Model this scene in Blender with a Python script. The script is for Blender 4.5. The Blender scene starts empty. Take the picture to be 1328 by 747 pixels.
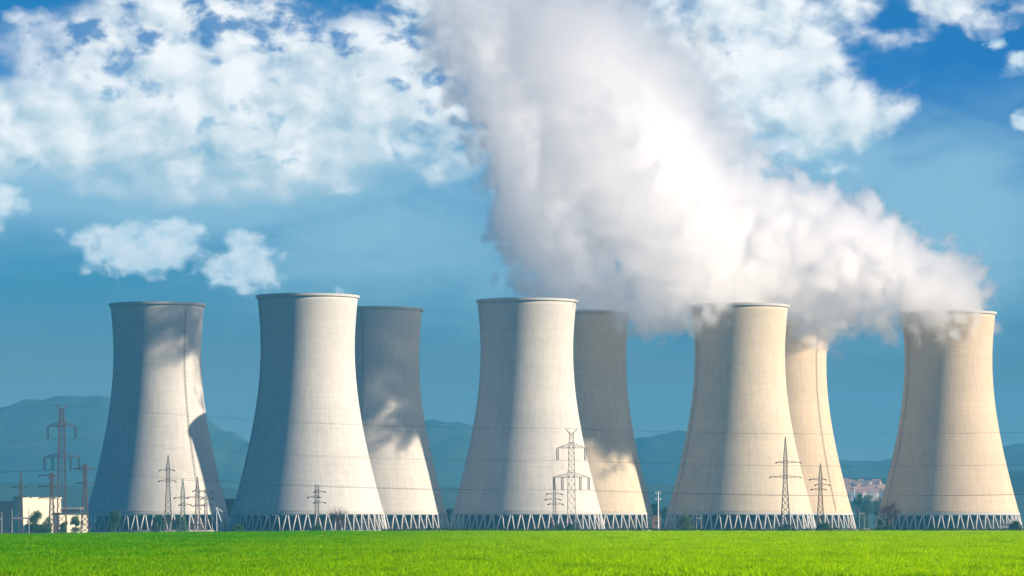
import bpy, bmesh, math, random
from mathutils import Vector, Matrix, noise as mnoise

random.seed(7)
R = math.radians
scene = bpy.context.scene
COL = scene.collection

# ------------------------------------------------------------------ camera
F = 5000.0            # focal length in photo pixels (photo is 1328 px wide)
CAMZ = 4.0
HOR = 680.0           # photo row of the horizon
cam_d = bpy.data.cameras.new("camera")
cam_d.sensor_width = 36.0
cam_d.lens = F / 1328.0 * 36.0
cam_d.shift_y = (HOR - 373.5) / 1328.0
cam_d.clip_start = 1.0
cam_d.clip_end = 60000.0
cam = bpy.data.objects.new("camera", cam_d)
COL.objects.link(cam)
cam.location = (0, 0, CAMZ)
cam.rotation_euler = (R(90), 0, 0)
scene.camera = cam


def P(px, py, D):
    return Vector(((px - 664.0) / F * D, D, CAMZ + (HOR - py) / F * D))


def PX(px, D):
    return (px - 664.0) / F * D


def PZ(py, D):
    return CAMZ + (HOR - py) / F * D


# ------------------------------------------------------------------ light
SUN_AZ = 15.0         # degrees towards the camera from straight right
SUN_EL = 21.0
sd = Vector((math.cos(R(SUN_AZ)) * math.cos(R(SUN_EL)), -math.sin(R(SUN_AZ)) * math.cos(R(SUN_EL)), math.sin(R(SUN_EL))))
sun_d = bpy.data.lights.new("sun", 'SUN')
sun_d.energy = 5.0
sun_d.angle = R(0.5)
sun_d.color = (1.0, 0.83, 0.62)
sun = bpy.data.objects.new("sun", sun_d)
COL.objects.link(sun)
sun.location = (600, -200, 700)
sun.rotation_euler = (-sd).to_track_quat('-Z', 'Y').to_euler()

scene.view_settings.view_transform = 'Standard'
scene.view_settings.look = 'None'
scene.view_settings.gamma = 1.0
scene.view_settings.use_curve_mapping = False
scene.view_settings.exposure = 1.05

scene.render.engine = 'CYCLES'
cy = scene.cycles
cy.max_bounces = 30
cy.diffuse_bounces = 3
cy.glossy_bounces = 2
cy.transmission_bounces = 4
cy.transparent_max_bounces = 12
cy.volume_bounces = 26
cy.volume_step_rate = 1.6
cy.volume_max_steps = 400
cy.use_denoising = True
cy.use_adaptive_sampling = True
cy.adaptive_threshold = 0.02


HAZE = 1.0e-4            # density of the air

# ------------------------------------------------------------------ node helpers
class NT:
    """A short-hand for wiring shader nodes."""

    def __init__(self, tree):
        self.t = tree
        self.n = tree.nodes
        self.l = tree.links

    def node(self, kind, **kw):
        nd = self.n.new(kind)
        for k, v in kw.items():
            setattr(nd, k, v)
        return nd

    def put(self, sock, v):
        if hasattr(v, 'is_output'):
            self.l.new(v, sock)
        else:
            sock.default_value = v

    def math(self, op, a, b=0.0, c=0.0, clamp=False):
        nd = self.node('ShaderNodeMath', operation=op, use_clamp=clamp)
        self.put(nd.inputs[0], a)
        self.put(nd.inputs[1], b)
        self.put(nd.inputs[2], c)
        return nd.outputs[0]

    def add(self, a, b): return self.math('ADD', a, b)
    def sub(self, a, b): return self.math('SUBTRACT', a, b)
    def mul(self, a, b): return self.math('MULTIPLY', a, b)

    def vmath(self, op, a, b=(0, 0, 0), s=None):
        nd = self.node('ShaderNodeVectorMath', operation=op)
        self.put(nd.inputs[0], a)
        self.put(nd.inputs[1], b)
        if s is not None:
            self.put(nd.inputs['Scale'], s)
        return nd.outputs['Value'] if op in ('LENGTH', 'DISTANCE', 'DOT_PRODUCT') else nd.outputs['Vector']

    def mapr(self, v, a, b, c=0.0, d=1.0, smooth=True):
        nd = self.node('ShaderNodeMapRange', interpolation_type='SMOOTHSTEP' if smooth else 'LINEAR', clamp=True)
        self.put(nd.inputs[0], v)
        for i, x in enumerate((a, b, c, d)):
            self.put(nd.inputs[1 + i], x)
        return nd.outputs[0]

    def noise(self, vec, scale, detail=5.0, rough=0.55, dist=0.0, lac=2.0):
        nd = self.node('ShaderNodeTexNoise')
        if vec is not None:
            self.l.new(vec, nd.inputs['Vector'])
        self.put(nd.inputs['Scale'], scale)
        self.put(nd.inputs['Detail'], detail)
        self.put(nd.inputs['Roughness'], rough)
        self.put(nd.inputs['Lacunarity'], lac)
        self.put(nd.inputs['Distortion'], dist)
        return nd.outputs[0]

    def mix(self, fac, a, b, blend='MIX'):
        nd = self.node('ShaderNodeMix', data_type='RGBA', blend_type=blend)
        self.put(nd.inputs[0], fac)
        self.put(nd.inputs[6], a)
        self.put(nd.inputs[7], b)
        return nd.outputs[2]

    def ramp(self, fac, stops):
        nd = self.node('ShaderNodeValToRGB')
        e = nd.color_ramp.elements
        while len(e) < len(stops):
            e.new(0.5)
        for k, (p, c) in enumerate(stops):
            e[k].position = p
            e[k].color = (*c, 1)
        self.put(nd.inputs[0], fac)
        return nd.outputs[0]

    def xyz(self, x, y, z):
        nd = self.node('ShaderNodeCombineXYZ')
        self.put(nd.inputs[0], x)
        self.put(nd.inputs[1], y)
        self.put(nd.inputs[2], z)
        return nd.outputs[0]


# ------------------------------------------------------------------ world: physical sky with a bank of clouds
world = bpy.data.worlds.new("World")
scene.world = world
world.use_nodes = True
world.node_tree.nodes.clear()
w = NT(world.node_tree)
tc = w.node('ShaderNodeTexCoord')
sep = w.node('ShaderNodeSeparateXYZ')
w.l.new(tc.outputs['Generated'], sep.inputs[0])
dx, dy, dz = sep.outputs
# the physical sky, sampled steeper so that the deep blue of the upper sky shows in this narrow view
skyv = w.vmath('NORMALIZE', w.xyz(dx, dy, w.math('MULTIPLY_ADD', dz, 3.0, 0.10)))
sky = w.node('ShaderNodeTexSky', sky_type='NISHITA')
sky.sun_disc = False
sky.sun_elevation = R(SUN_EL)
sky.sun_rotation = math.atan2(sd.x, sd.y)
sky.air_density = 1.0
sky.dust_density = 0.6
sky.ozone_density = 2.0
w.l.new(skyv, sky.inputs['Vector'])
yy = w.math('MAXIMUM', w.math('ABSOLUTE', dy), 0.08)
U = w.mul(w.math('DIVIDE', dx, yy), F / 100.0)       # hundreds of photo pixels right of the view axis
V = w.mul(w.math('DIVIDE', dz, yy), F / 100.0)       # hundreds of photo pixels above the horizon
tint = w.ramp(w.mapr(V, 0.0, 7.0, smooth=False), [(0.0, (0.64, 0.48, 0.30)), (0.28, (0.50, 0.48, 0.36)), (0.47, (0.14, 0.66, 0.82)), (0.65, (0.01, 0.68, 1.15)), (0.82, (0.0, 0.66, 1.35)), (1.0, (0.0, 0.68, 1.30))])
skycol = w.mix(1.0, sky.outputs[0], tint, 'MULTIPLY')
tint2 = w.ramp(w.mapr(w.sub(U, V), -9.0, 6.0, smooth=False), [(0.0, (1.25, 1.15, 1.05)), (1.0, (0.75, 0.9, 1.0))])
skycol = w.mix(1.0, skycol, tint2, 'MULTIPLY')


def blob(cx, cy, rx, ry, amp, flat=True):
    """an elliptical bump of cloud cover around a point of the sky, in hundreds of photo pixels"""
    a = w.mul(w.sub(U, (cx - 664) / 100.0), 100.0 / rx)
    b = w.mul(w.sub(V, (HOR - cy) / 100.0), 100.0 / ry)
    q = w.add(w.mul(a, a), w.mul(b, b))
    return w.mul(w.math('POWER', 2.718, w.mul(w.mul(q, q) if flat else q, -0.7)), amp)


def cover(blobs, flat=True):
    s = None
    for bl in blobs:
        o = blob(*bl, flat)
        s = o if s is None else w.math('MAXIMUM', s, o)
    return s


skyp = w.xyz(U, w.mul(V, 1.25), 0.0)
warp = w.node('ShaderNodeTexNoise')
w.l.new(skyp, warp.inputs['Vector'])
warp.inputs['Scale'].default_value = 0.9
warp.inputs['Detail'].default_value = 3.0
wv = w.vmath('SCALE', w.vmath('SUBTRACT', warp.outputs['Color'], (0.5, 0.5, 0.5)), s=0.45)
skyq = w.vmath('ADD', skyp, wv)


# where the sky is covered: the broad bank on the left and over the middle, torn cloud to the right, two small cumulus, thin veils
bank = cover([
    (60, 165, 260, 75, 0.66), (330, 150, 260, 110, 0.74), (250, 70, 260, 90, 0.70), (470, 120, 150, 120, 0.68), (600, 60, 150, 120, 0.72), (575, 150, 110, 90, 0.66), (880, 60, 130, 90, 0.62),
    (700, 110, 150, 140, 0.70), (300, 215, 260, 60, 0.60), (-320, 130, 320, 130, 0.66)])
torn = cover([
    (970, 70, 200, 130, 0.98), (1045, 140, 140, 90, 0.92), (860, 110, 150, 120, 0.90), (1245, 5, 95, 46, 0.80), (1200, 35, 50, 30, 0.70), (45, 18, 60, 26, 0.72),
    (1700, 80, 260, 120, 0.85), (660, -500, 1500, 260, 0.60)], False)
holes = cover([(380, 30, 260, 70, 0.42), (140, 40, 120, 60, 0.40), (600, 70, 130, 110, 0.42), (560, 175, 90, 60, 0.40), (310, 180, 120, 60, 0.36), (720, 60, 90, 60, 0.38), (150, 110, 90, 50, 0.34), (920, 60, 60, 40, 0.34), (500, 262, 140, 16, 0.60), (10, 225, 80, 40, 0.4)], False)
cum = cover([(190, 326, 104, 44, 0.84), (145, 306, 72, 26, 0.78), (225, 300, 50, 28, 0.76), (318, 346, 72, 40, 0.80), (314, 316, 36, 26, 0.78), (-4, 262, 44, 40, 0.86), (447, 378, 26, 16, 0.60),
             (-160, 300, 90, 40, 0.75), (1316, 82, 46, 26, 0.66), (1290, 57, 26, 18, 0.62), (1335, 160, 40, 34, 0.66)], False)
veil = cover([(500, 310, 240, 90, 0.75), (1220, 290, 160, 120, 0.95), (1040, 215, 150, 60, 1.0), (230, 215, 320, 85, 1.25), (760, 300, 260, 120, 0.5), (600, 250, 150, 90, 0.6), (640, 360, 90, 70, 0.55)], False)

big = w.noise(skyq, 0.75, 2.0, 0.5)
mid = w.noise(skyq, 1.45, 6.0, 0.50)
lit = w.noise(w.vmath('ADD', skyq, (0.16, 0.22, 0.0)), 1.45, 3.0, 0.50)
f0 = w.add(w.mul(big, 0.40), w.mul(mid, 0.60))
hn = w.noise(w.vmath('ADD', skyq, (9.0, 4.0, 0.0)), 2.3, 5.0, 0.55)
gap = w.mapr(w.add(hn, holes), 0.80, 1.0)
d1 = w.mapr(w.add(f0, bank), 0.76, 1.22)
d2 = w.mapr(w.add(w.mul(mid, 1.25), torn), 1.10, 1.48)
dens = w.mul(w.math('MAXIMUM', d1, d2), w.math('MULTIPLY_ADD', gap, -0.85, 1.0))
base = w.add(w.mapr(big, 0.35, 0.65, -0.12, 0.12), w.mapr(V, 3.9, 6.4, 0.22, 0.74))
relief = w.math('MULTIPLY_ADD', w.sub(mid, lit), 2.6, base, clamp=True)
c2 = w.noise(skyq, 3.0, 7.0, 0.52)
c2b = w.noise(w.vmath('ADD', skyq, (0.10, 0.16, 0.0)), 3.0, 4.0, 0.5)
cdens = w.mapr(w.add(w.mul(c2, 0.85), cum), 0.88, 1.14)
crelief = w.math('MULTIPLY_ADD', w.sub(c2, c2b), 1.6, w.mapr(cum, 0.45, 0.80, 0.35, 0.75), clamp=True)
vn = w.noise(w.xyz(w.mul(U, 0.7), w.mul(V, 1.6), 3.0), 1.2, 6.0, 0.55, 0.6)
vdens = w.mul(w.mapr(w.add(w.mul(vn, 0.6), veil), 0.35, 1.15), 0.72)
K = 10.0            # cloud radiance in shade and in sun, before the strength below
cl = w.mix(relief, (0.50 * K, 0.60 * K, 0.64 * K, 1), (0.95 * K, 0.93 * K, 0.91 * K, 1))
cl2 = w.mix(crelief, (0.36 * K, 0.56 * K, 0.68 * K, 1), (0.80 * K, 0.83 * K, 0.84 * K, 1))
vcol = (0.34 * K, 0.54 * K, 0.64 * K, 1)
above = w.mapr(dz, 0.0, 0.015)
skycol = w.mix(w.mul(vdens, above), skycol, vcol)
skycol = w.mix(w.mul(w.mul(dens, 0.96), above), skycol, cl)
skycol = w.mix(w.mul(w.mul(cdens, 0.90), above), skycol, cl2)
bg = w.node('ShaderNodeBackground')
w.l.new(skycol, bg.inputs['Color'])
bg.inputs['Strength'].default_value = 0.06
wo = w.node('ShaderNodeOutputWorld')
w.l.new(bg.outputs[0], wo.inputs[0])


# ------------------------------------------------------------------ materials
def material(name):
    m = bpy.data.materials.new(name)
    m.use_nodes = True
    m.node_tree.nodes.clear()
    t = NT(m.node_tree)
    out = t.node('ShaderNodeOutputMaterial')
    return m, t, out


def principled(t, out, color, rough=0.8, spec=0.2, metal=0.0, normal=None):
    b = t.node('ShaderNodeBsdfPrincipled')
    t.put(b.inputs['Base Color'], color)
    t.put(b.inputs['Roughness'], rough)
    t.put(b.inputs['Metallic'], metal)
    b.inputs['Specular IOR Level'].default_value = spec
    if normal is not None:
        t.l.new(normal, b.inputs['Normal'])
    t.l.new(b.outputs[0], out.inputs['Surface'])
    return b


def simple(name, c, var=0.15, scale=0.6, rough=0.8, metal=0.0, spec=0.2):
    m, t, out = material(name)
    co = t.node('ShaderNodeTexCoord').outputs['Object']
    n = t.noise(co, scale, 4.0, 0.6)
    k = t.mapr(n, 0.3, 0.7, 1.0 - var, 1.0 + var, smooth=False)
    col = t.mix(1.0, (*c, 1), t.xyz(k, k, k), 'MULTIPLY')
    principled(t, out, col, rough, spec, metal)
    return m


def concrete_shell(name, c, seed):
    """cast concrete: lift joints every 1.2 m, formwork panels, faint run-off streaks"""
    m, t, out = material(name)
    co = t.node('ShaderNodeTexCoord').outputs['Object']
    s = t.node('ShaderNodeSeparateXYZ')
    t.l.new(co, s.inputs[0])
    ang = t.math('ARCTAN2', s.outputs[1], s.outputs[0])
    lift = t.math('FLOOR', t.mul(s.outputs[2], 1 / 1.25))
    pan = t.math('FLOOR', t.mul(ang, 56 / (2 * math.pi)))
    wn = t.node('ShaderNodeTexWhiteNoise', noise_dimensions='3D')
    t.l.new(t.xyz(lift, 0.0, seed), wn.inputs['Vector'])
    wn2 = t.node('ShaderNodeTexWhiteNoise', noise_dimensions='3D')
    t.l.new(t.xyz(lift, pan, seed + 3), wn2.inputs['Vector'])
    fr = t.math('FRACT', t.mul(s.outputs[2], 1 / 1.25))
    joint = t.mapr(fr, 0.0, 0.16, 0.95, 1.0)
    frp = t.math('FRACT', t.mul(ang, 56 / (2 * math.pi)))
    vj = t.mapr(t.math('ABSOLUTE', t.sub(frp, 0.5)), 0.44, 0.5, 1.0, 0.94)
    cyl = t.xyz(t.mul(ang, 14.0), t.mul(s.outputs[2], 0.05), seed)
    streak = t.noise(cyl, 1.6, 5.0, 0.6)
    blot = t.noise(co, 0.045, 5.0, 0.6)
    fine = t.noise(co, 0.9, 3.0, 0.7)
    k = t.mul(joint, vj)
    k = t.mul(k, t.mapr(wn.outputs[0], 0, 1, 0.975, 1.02, smooth=False))
    k = t.mul(k, t.mapr(wn2.outputs[0], 0, 1, 0.97, 1.03, smooth=False))
    k = t.mul(k, t.mapr(streak, 0.3, 0.7, 0.90, 1.07, smooth=False))
    k = t.mul(k, t.mapr(blot, 0.3, 0.7, 0.93, 1.06, smooth=False))
    k = t.mul(k, t.mapr(fine, 0.3, 0.7, 0.96, 1.04, smooth=False))
    # grey weathering that hangs from the top ring
    top = t.mul(t.mapr(s.outputs[2], 96.0, 124.0), t.mapr(streak, 0.42, 0.62))
    k = t.mul(k, t.math('MULTIPLY_ADD', top, -0.10, 1.0))
    col = t.mix(1.0, (*c, 1), t.xyz(k, k, k), 'MULTIPLY')
    bump = t.node('ShaderNodeBump')
    bump.inputs['Strength'].default_value = 0.12
    bump.inputs['Distance'].default_value = 0.2
    t.l.new(k, bump.inputs['Height'])
    principled(t, out, col, 0.9, 0.1, normal=bump.outputs[0])
    return m


M = {}
M['shell'] = [concrete_shell('weathered_concrete_%s' % n, c, i * 7.3) for i, (n, c) in enumerate((
    ('pale', (0.50, 0.478, 0.45)), ('grey', (0.50, 0.472, 0.435)), ('cream', (0.53, 0.45, 0.345)), ('sand', (0.54, 0.43, 0.31))))]
M['rim'] = simple('rim_concrete', (0.44, 0.43, 0.41), 0.1)
M['leg'] = simple('leg_concrete', (0.55, 0.54, 0.52), 0.08)
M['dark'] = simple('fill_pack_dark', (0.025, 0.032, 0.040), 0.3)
M['basin'] = simple('basin_concrete', (0.28, 0.28, 0.27), 0.15)
M['ladder'] = simple('ladder_steel', (0.16, 0.155, 0.15), 0.1, metal=0.2)


# ------------------------------------------------------------------ object helpers
def link(name, me, mat=None, parent=None):
    o = bpy.data.objects.new(name, me)
    COL.objects.link(o)
    if mat is not None and len(me.materials) == 0:
        me.materials.append(mat)
    if parent is not None:
        o.parent = parent
    return o


def tag(o, label=None, cat=None, group=None, kind=None):
    if label: o['label'] = label
    if cat: o['category'] = cat
    if group: o['group'] = group
    if kind: o['kind'] = kind
    return o


def empty(name, loc, label, cat, group=None, rz=0.0):
    o = bpy.data.objects.new(name, None)
    COL.objects.link(o)
    o.location = loc
    o.rotation_euler = (0, 0, rz)
    o.empty_display_size = 2.0
    return tag(o, label, cat, group)


class MB:
    """collects shapes into one mesh"""

    def __init__(self):
        self.v, self.f = [], []

    def box(self, x0, y0, z0, x1, y1, z1):
        b = len(self.v)
        self.v += [(x0, y0, z0), (x1, y0, z0), (x1, y1, z0), (x0, y1, z0), (x0, y0, z1), (x1, y0, z1), (x1, y1, z1), (x0, y1, z1)]
        self.f += [tuple(b + i for i in q) for q in ((0, 3, 2, 1), (4, 5, 6, 7), (0, 1, 5, 4), (1, 2, 6, 5), (2, 3, 7, 6), (3, 0, 4, 7))]

    def bar(self, a, c, r0, r1=None, n=4):
        a, c = Vector(a), Vector(c)
        r1 = r0 if r1 is None else r1
        d = (c - a)
        if d.length < 1e-6:
            return
        d.normalize()
        u = d.cross(Vector((0, 0, 1)) if abs(d.z) < 0.95 else Vector((1, 0, 0))).normalized()
        q = d.cross(u)
        b = len(self.v)
        for p, r in ((a, r0), (c, r1)):
            for i in range(n):
                t = 2 * math.pi * (i + 0.5) / n
                self.v.append(tuple(p + u * (math.cos(t) * r) + q * (math.sin(t) * r)))
        for i in range(n):
            j = (i + 1) % n
            self.f.append((b + i, b + j, b + n + j, b + n + i))
        self.f.append(tuple(b + i for i in reversed(range(n))))
        self.f.append(tuple(b + n + i for i in range(n)))

    def lathe(self, prof, n=64, closed=True):
        b = len(self.v)
        k = len(prof)
        for i in range(n):
            t = 2 * math.pi * i / n
            for r, z in prof:
                self.v.append((r * math.cos(t), r * math.sin(t), z))
        for i in range(n):
            j = (i + 1) % n
            for s in range(k if closed else k - 1):
                e = (s + 1) % k
                self.f.append((b + i * k + s, b + j * k + s, b + j * k + e, b + i * k + e))

    def mesh(self, name, mat=None, smooth=False):
        me = bpy.data.meshes.new(name)
        me.from_pydata(self.v, [], self.f)
        me.update()
        if smooth:
            me.polygons.foreach_set('use_smooth', [True] * len(me.polygons))
        if mat is not None:
            me.materials.append(mat)
        return me

    def build(self, name, mat, parent=None, smooth=False):
        return link(name, self.mesh(name, mat, smooth), None, parent)

# ------------------------------------------------------------------ cooling towers
H = 125.0
RT, ZT, RTOP, RB, ZL = 24.9, 98.0, 26.7, 40.3, 9.8


def tower_r(z, rb=RB):
    if z > ZT:
        return RT + (RTOP - RT) * ((z - ZT) / (H - ZT)) ** 1.8
    k = (ZT - z) / (ZT - ZL)
    hyp = RT * math.sqrt(1 + ((rb / RT) ** 2 - 1) * k * k)
    return hyp


def shell_profile():
    zs = [ZL + (H - 1.6 - ZL) * i / 60.0 for i in range(61)]
    outer = [(tower_r(z), z) for z in zs]
    inner = [(tower_r(z) - (0.9 if z < 14 else 0.45), z) for z in reversed(zs)]
    return outer + inner


sb = MB(); sb.lathe(shell_profile(), 128)
SHELL = [sb.mesh('shell', m, True) for m in M['shell']]
rb_ = MB(); rb_.lathe([(RTOP + 0.02, H - 1.6), (RTOP + 0.75, H - 1.25), (RTOP + 0.8, H), (RTOP - 0.5, H), (RTOP - 0.5, H - 1.6)], 128)
RIM = rb_.mesh('rim', M['rim'])
bb = MB(); bb.lathe([(RB + 0.06, ZL - 0.5), (RB + 0.30, ZL - 0.5), (RB + 0.16, ZL + 0.9), (RB - 0.15, ZL + 0.9)], 128)
RINGBEAM = bb.mesh('ring_beam', M['rim'])
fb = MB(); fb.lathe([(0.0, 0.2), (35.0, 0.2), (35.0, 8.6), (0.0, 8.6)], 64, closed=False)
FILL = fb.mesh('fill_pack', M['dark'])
bs = MB(); bs.lathe([(43.4, 0.0), (43.4, 0.9), (43.0, 0.9), (43.0, 0.0)], 96)
BASIN = bs.mesh('basin_wall', M['basin'])
pb = MB(); pb.lathe([(36.2, 4.2), (36.5, 4.2), (36.5, 4.7), (36.2, 4.7)], 96)
PIPE = pb.mesh('distribution_pipe', M['dark'])
NLEG = 48
LEGM = []
for s in (-1, 1):
    lb = MB()
    h = 2 * math.pi / NLEG
    a0, a1 = s * h * 0.06, s * h * 0.42
    lb.bar((RB * math.cos(a0) - 0.2, RB * math.sin(a0), ZL - 0.45), (42.4 * math.cos(a1), 42.4 * math.sin(a1), 0.0), 0.36, 0.36, 8)
    LEGM.append(lb.mesh('leg', M['leg'], True))


def ladder_mesh():
    b = MB()
    zs = [12 + (H - 14) * i / 46.0 for i in range(47)]
    for s in (-1, 1):
        for z0, z1 in zip(zs, zs[1:]):
            b.bar((tower_r(z0) + 0.35, s * 0.4, z0), (tower_r(z1) + 0.35, s * 0.4, z1), 0.07)
    for z in zs:
        r = tower_r(z)
        b.bar((r + 0.35, -0.5, z), (r + 0.35, 0.5, z), 0.10)
        pts = [(r + 0.35 + 0.8 * math.sin(t), 0.5 * math.cos(t), z) for t in [math.pi * q / 5 for q in range(6)]]
        for p, q in zip(pts, pts[1:]):
            b.bar(p, q, 0.05)
    return b.mesh('ladder', M['ladder'])


LADDER = ladder_mesh()
TOWERS = [
    # px of the axis, distance, scale, concrete, ladder angle (0 = right, -90 = to the camera), label
    (204, 2143, 1.0115, 0, -47, 'leftmost cooling tower, pale concrete with ladder line and rounded shadow on its right side'),
    (399, 2025, 0.992, 0, -160, 'second cooling tower from the left, clear of steam, its right side in full sun'),
    (486, 2210, 1.021, 1, -103, 'shaded cooling tower half hidden by the second tower, lit patch near its foot'),
    (683.5, 2100, 1.008, 1, 172, 'front cooling tower with clear rim behind the lattice pylon in the middle'),
    (755.5, 2283, 1.036, 2, 200, 'shaded steaming cooling tower half hidden by the middle tower, sunlit triangle at foot'),
    (959.5, 2173, 1.019, 2, 200, 'steaming front cooling tower with wisps over its rim, behind the slim spired pylon'),
    (1016.5, 2355, 1.041, 3, -45, 'sunlit steaming tower half hidden by another steaming tower, ladder down its right side'),
    (1230, 2245, 1.018, 3, 200, 'rightmost cooling tower standing alone beside a bare tree, rim covered by steam'),
]
tower_pos = []
for i, (px, D, sc_, mi, la, lab) in enumerate(TOWERS):
    loc = Vector((PX(px, D), D, 0.0))
    tower_pos.append(loc)
    t = empty('cooling_tower', loc, lab, 'cooling tower', 'cooling towers in two rows behind the field')
    t.scale = (sc_ * (0.965 if i == 0 else 1.0), sc_ * (0.965 if i == 0 else 1.0), sc_)
    link('shell', SHELL[mi], None, t)
    link('rim', RIM, None, t)
    link('ring_beam', RINGBEAM, None, t)
    link('fill_pack', FILL, None, t)
    link('basin_wall', BASIN, None, t)
    link('distribution_pipe', PIPE, None, t)
    lo = link('ladder', LADDER, None, t)
    lo.rotation_euler = (0, 0, R(la))
    for k in range(NLEG):
        for q in LEGM:
            g = link('leg', q, None, t)
            g.rotation_euler = (0, 0, 2 * math.pi * (k + 0.37) / NLEG)

# ------------------------------------------------------------------ steam: one plume per working tower
vm, vt, vo = material('steam_volume')
pv = vt.node('ShaderNodeVolumePrincipled')
pv.inputs['Color'].default_value = (0.994, 0.992, 0.998, 1)
pv.inputs['Density'].default_value = 0.13
pv.inputs['Anisotropy'].default_value = 0.6
vt.l.new(pv.outputs[0], vo.inputs['Volume'])
M['steam'] = vm
wm, wt, wo2 = material('steam_wisp')
pv2 = wt.node('ShaderNodeVolumePrincipled')
pv2.inputs['Color'].default_value = (0.98, 0.98, 0.98, 1)
pv2.inputs['Density'].default_value = 0.0004
pv2.inputs['Density Attribute'].default_value = ''
wt.l.new(pv2.outputs[0], wo2.inputs['Volume'])
M['wisp'] = wm


def plume(label, puffs, D0, drift, seed, scale=1 / 30.0, amp=1.0, voxel=1.6, core=6.0):
    """puffs: (px, py, radius px, depth offset m, weight) in photo pixels at the tower's distance; each becomes a ball of steam in metres.
    The balls are merged and torn by noise into a density grid."""
    sph = []
    k = D0 / F
    x0 = PX(puffs[0][0], D0)
    for (px, py, rp, dyo, wgt) in puffs:
        c = P(px, py, D0)
        c.y = D0 + dyo + drift * (c.x - x0)
        sph.append((c, rp * k, wgt))
    lo = Vector([min(c[i] - r * 1.15 - 10 for c, r, _ in sph) for i in range(3)])
    hi = Vector([max(c[i] + r * 1.15 + 10 for c, r, _ in sph) for i in range(3)])
    hi.z = min(hi.z, 345.0)
    base = Vector((x0, D0, H))
    # outer hull: a lumpy skin round the balls (very thin mist)
    bm = bmesh.new()
    for c, r, _ in sph[:: max(1, len(sph) // 5)]:
        bmesh.ops.create_icosphere(bm, subdivisions=3, radius=r * 0.8, matrix=Matrix.Translation(c - base))
    for v in bm.verts:
        v.co += v.normal * (mnoise.noise(v.co * 0.05) * 6.0)
    me = bpy.data.meshes.new('steam_plume')
    bm.to_mesh(me); bm.free()
    me.materials.append(M['wisp'])
    o = link('steam_plume', me)
    o.location = base
    tag(o, label, 'steam plume', 'steam plumes drifting from the towers')
    g = bpy.data.node_groups.new('steam_density', 'GeometryNodeTree')
    g.interface.new_socket('Geometry', in_out='INPUT', socket_type='NodeSocketGeometry')
    g.interface.new_socket('Geometry', in_out='OUTPUT', socket_type='NodeSocketGeometry')
    t = NT(g)
    gi, go = t.node('NodeGroupInput'), t.node('NodeGroupOutput')
    pos = t.node('GeometryNodeInputPosition').outputs[0]
    # domain warp for curling edges
    wn = t.node('ShaderNodeTexNoise')
    t.l.new(t.vmath('ADD', pos, (seed * 31.0, seed * 17.0, 0.0)), wn.inputs['Vector'])
    wn.inputs['Scale'].default_value = scale * 0.8
    wn.inputs['Detail'].default_value = 3.0
    off = t.vmath('SCALE', t.vmath('SUBTRACT', wn.outputs['Color'], (0.5, 0.5, 0.5)), s=0.9 / scale)
    q = t.vmath('ADD', pos, off)
    f = ws = None
    for c, r, wgt in sph:
        cc = tuple(c - base)
        d = t.vmath('DISTANCE', t.vmath('ADD', pos, t.vmath('SCALE', off, s=0.45)), cc)
        fi = t.sub(r, d)
        f = fi if f is None else t.math('SMOOTH_MAX', f, fi, 6.0)
        gs = t.math('MAXIMUM', t.math('MULTIPLY_ADD', fi, 1.0 / r, 0.35), 0.0001)
        gw = t.mul(gs, wgt)
        ws = (gw, gs) if ws is None else (t.add(ws[0], gw), t.add(ws[1], gs))
    wgt = t.math('DIVIDE', ws[0], ws[1])
    qs = t.vmath('ADD', q, (seed * 13.0, 0.0, seed * 29.0))
    n1 = t.noise(qs, scale, 6.0, 0.55)
    n2 = t.noise(qs, scale * 1.7, 4.0, 0.5)
    n3 = t.noise(qs, scale * 4.0, 3.0, 0.55)
    bil = t.math('ABSOLUTE', t.sub(n2, 0.5))
    bil2 = t.math('ABSOLUTE', t.sub(n3, 0.5))
    fn = t.add(f, t.mul(t.sub(n1, 0.50), 30.0 * amp))
    fn = t.add(fn, t.mul(t.sub(bil, 0.07), 85.0 * amp))
    fn = t.add(fn, t.mul(t.sub(bil2, 0.07), 20.0 * amp))
    # the fresh steam has firm edges, the old steam frays out
    soft = t.mapr(wgt, 0.25, 0.9, 18.0, core, smooth=False)
    den = t.mapr(fn, 0.0, soft, 0.0, 1.0)
    den = t.mul(t.mul(den, wgt), t.mapr(bil, 0.0, 0.16, 0.35, 1.25))
    # nothing below the rim inside the wall of the tower it comes from is cut: steam fills the throat
    vc = t.node('GeometryNodeVolumeCube')
    t.l.new(den, vc.inputs['Density'])
    vc.inputs['Min'].default_value = tuple(lo - base)
    vc.inputs['Max'].default_value = tuple(hi - base)
    for ax, nm in enumerate(('X', 'Y', 'Z')):
        vc.inputs['Resolution ' + nm].default_value = max(8, int((hi - lo)[ax] / voxel))
    sm = t.node('GeometryNodeSetMaterial')
    sm.inputs['Material'].default_value = M['steam']
    t.l.new(vc.outputs[0], sm.inputs[0])
    t.l.new(sm.outputs[0], go.inputs[0])
    vd = bpy.data.volumes.new('steam_body')
    vd.materials.append(M['steam'])
    vobj = link('steam_body', vd, None, o)
    vobj.modifiers.new('steam', 'NODES').node_group = g
    return o


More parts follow.
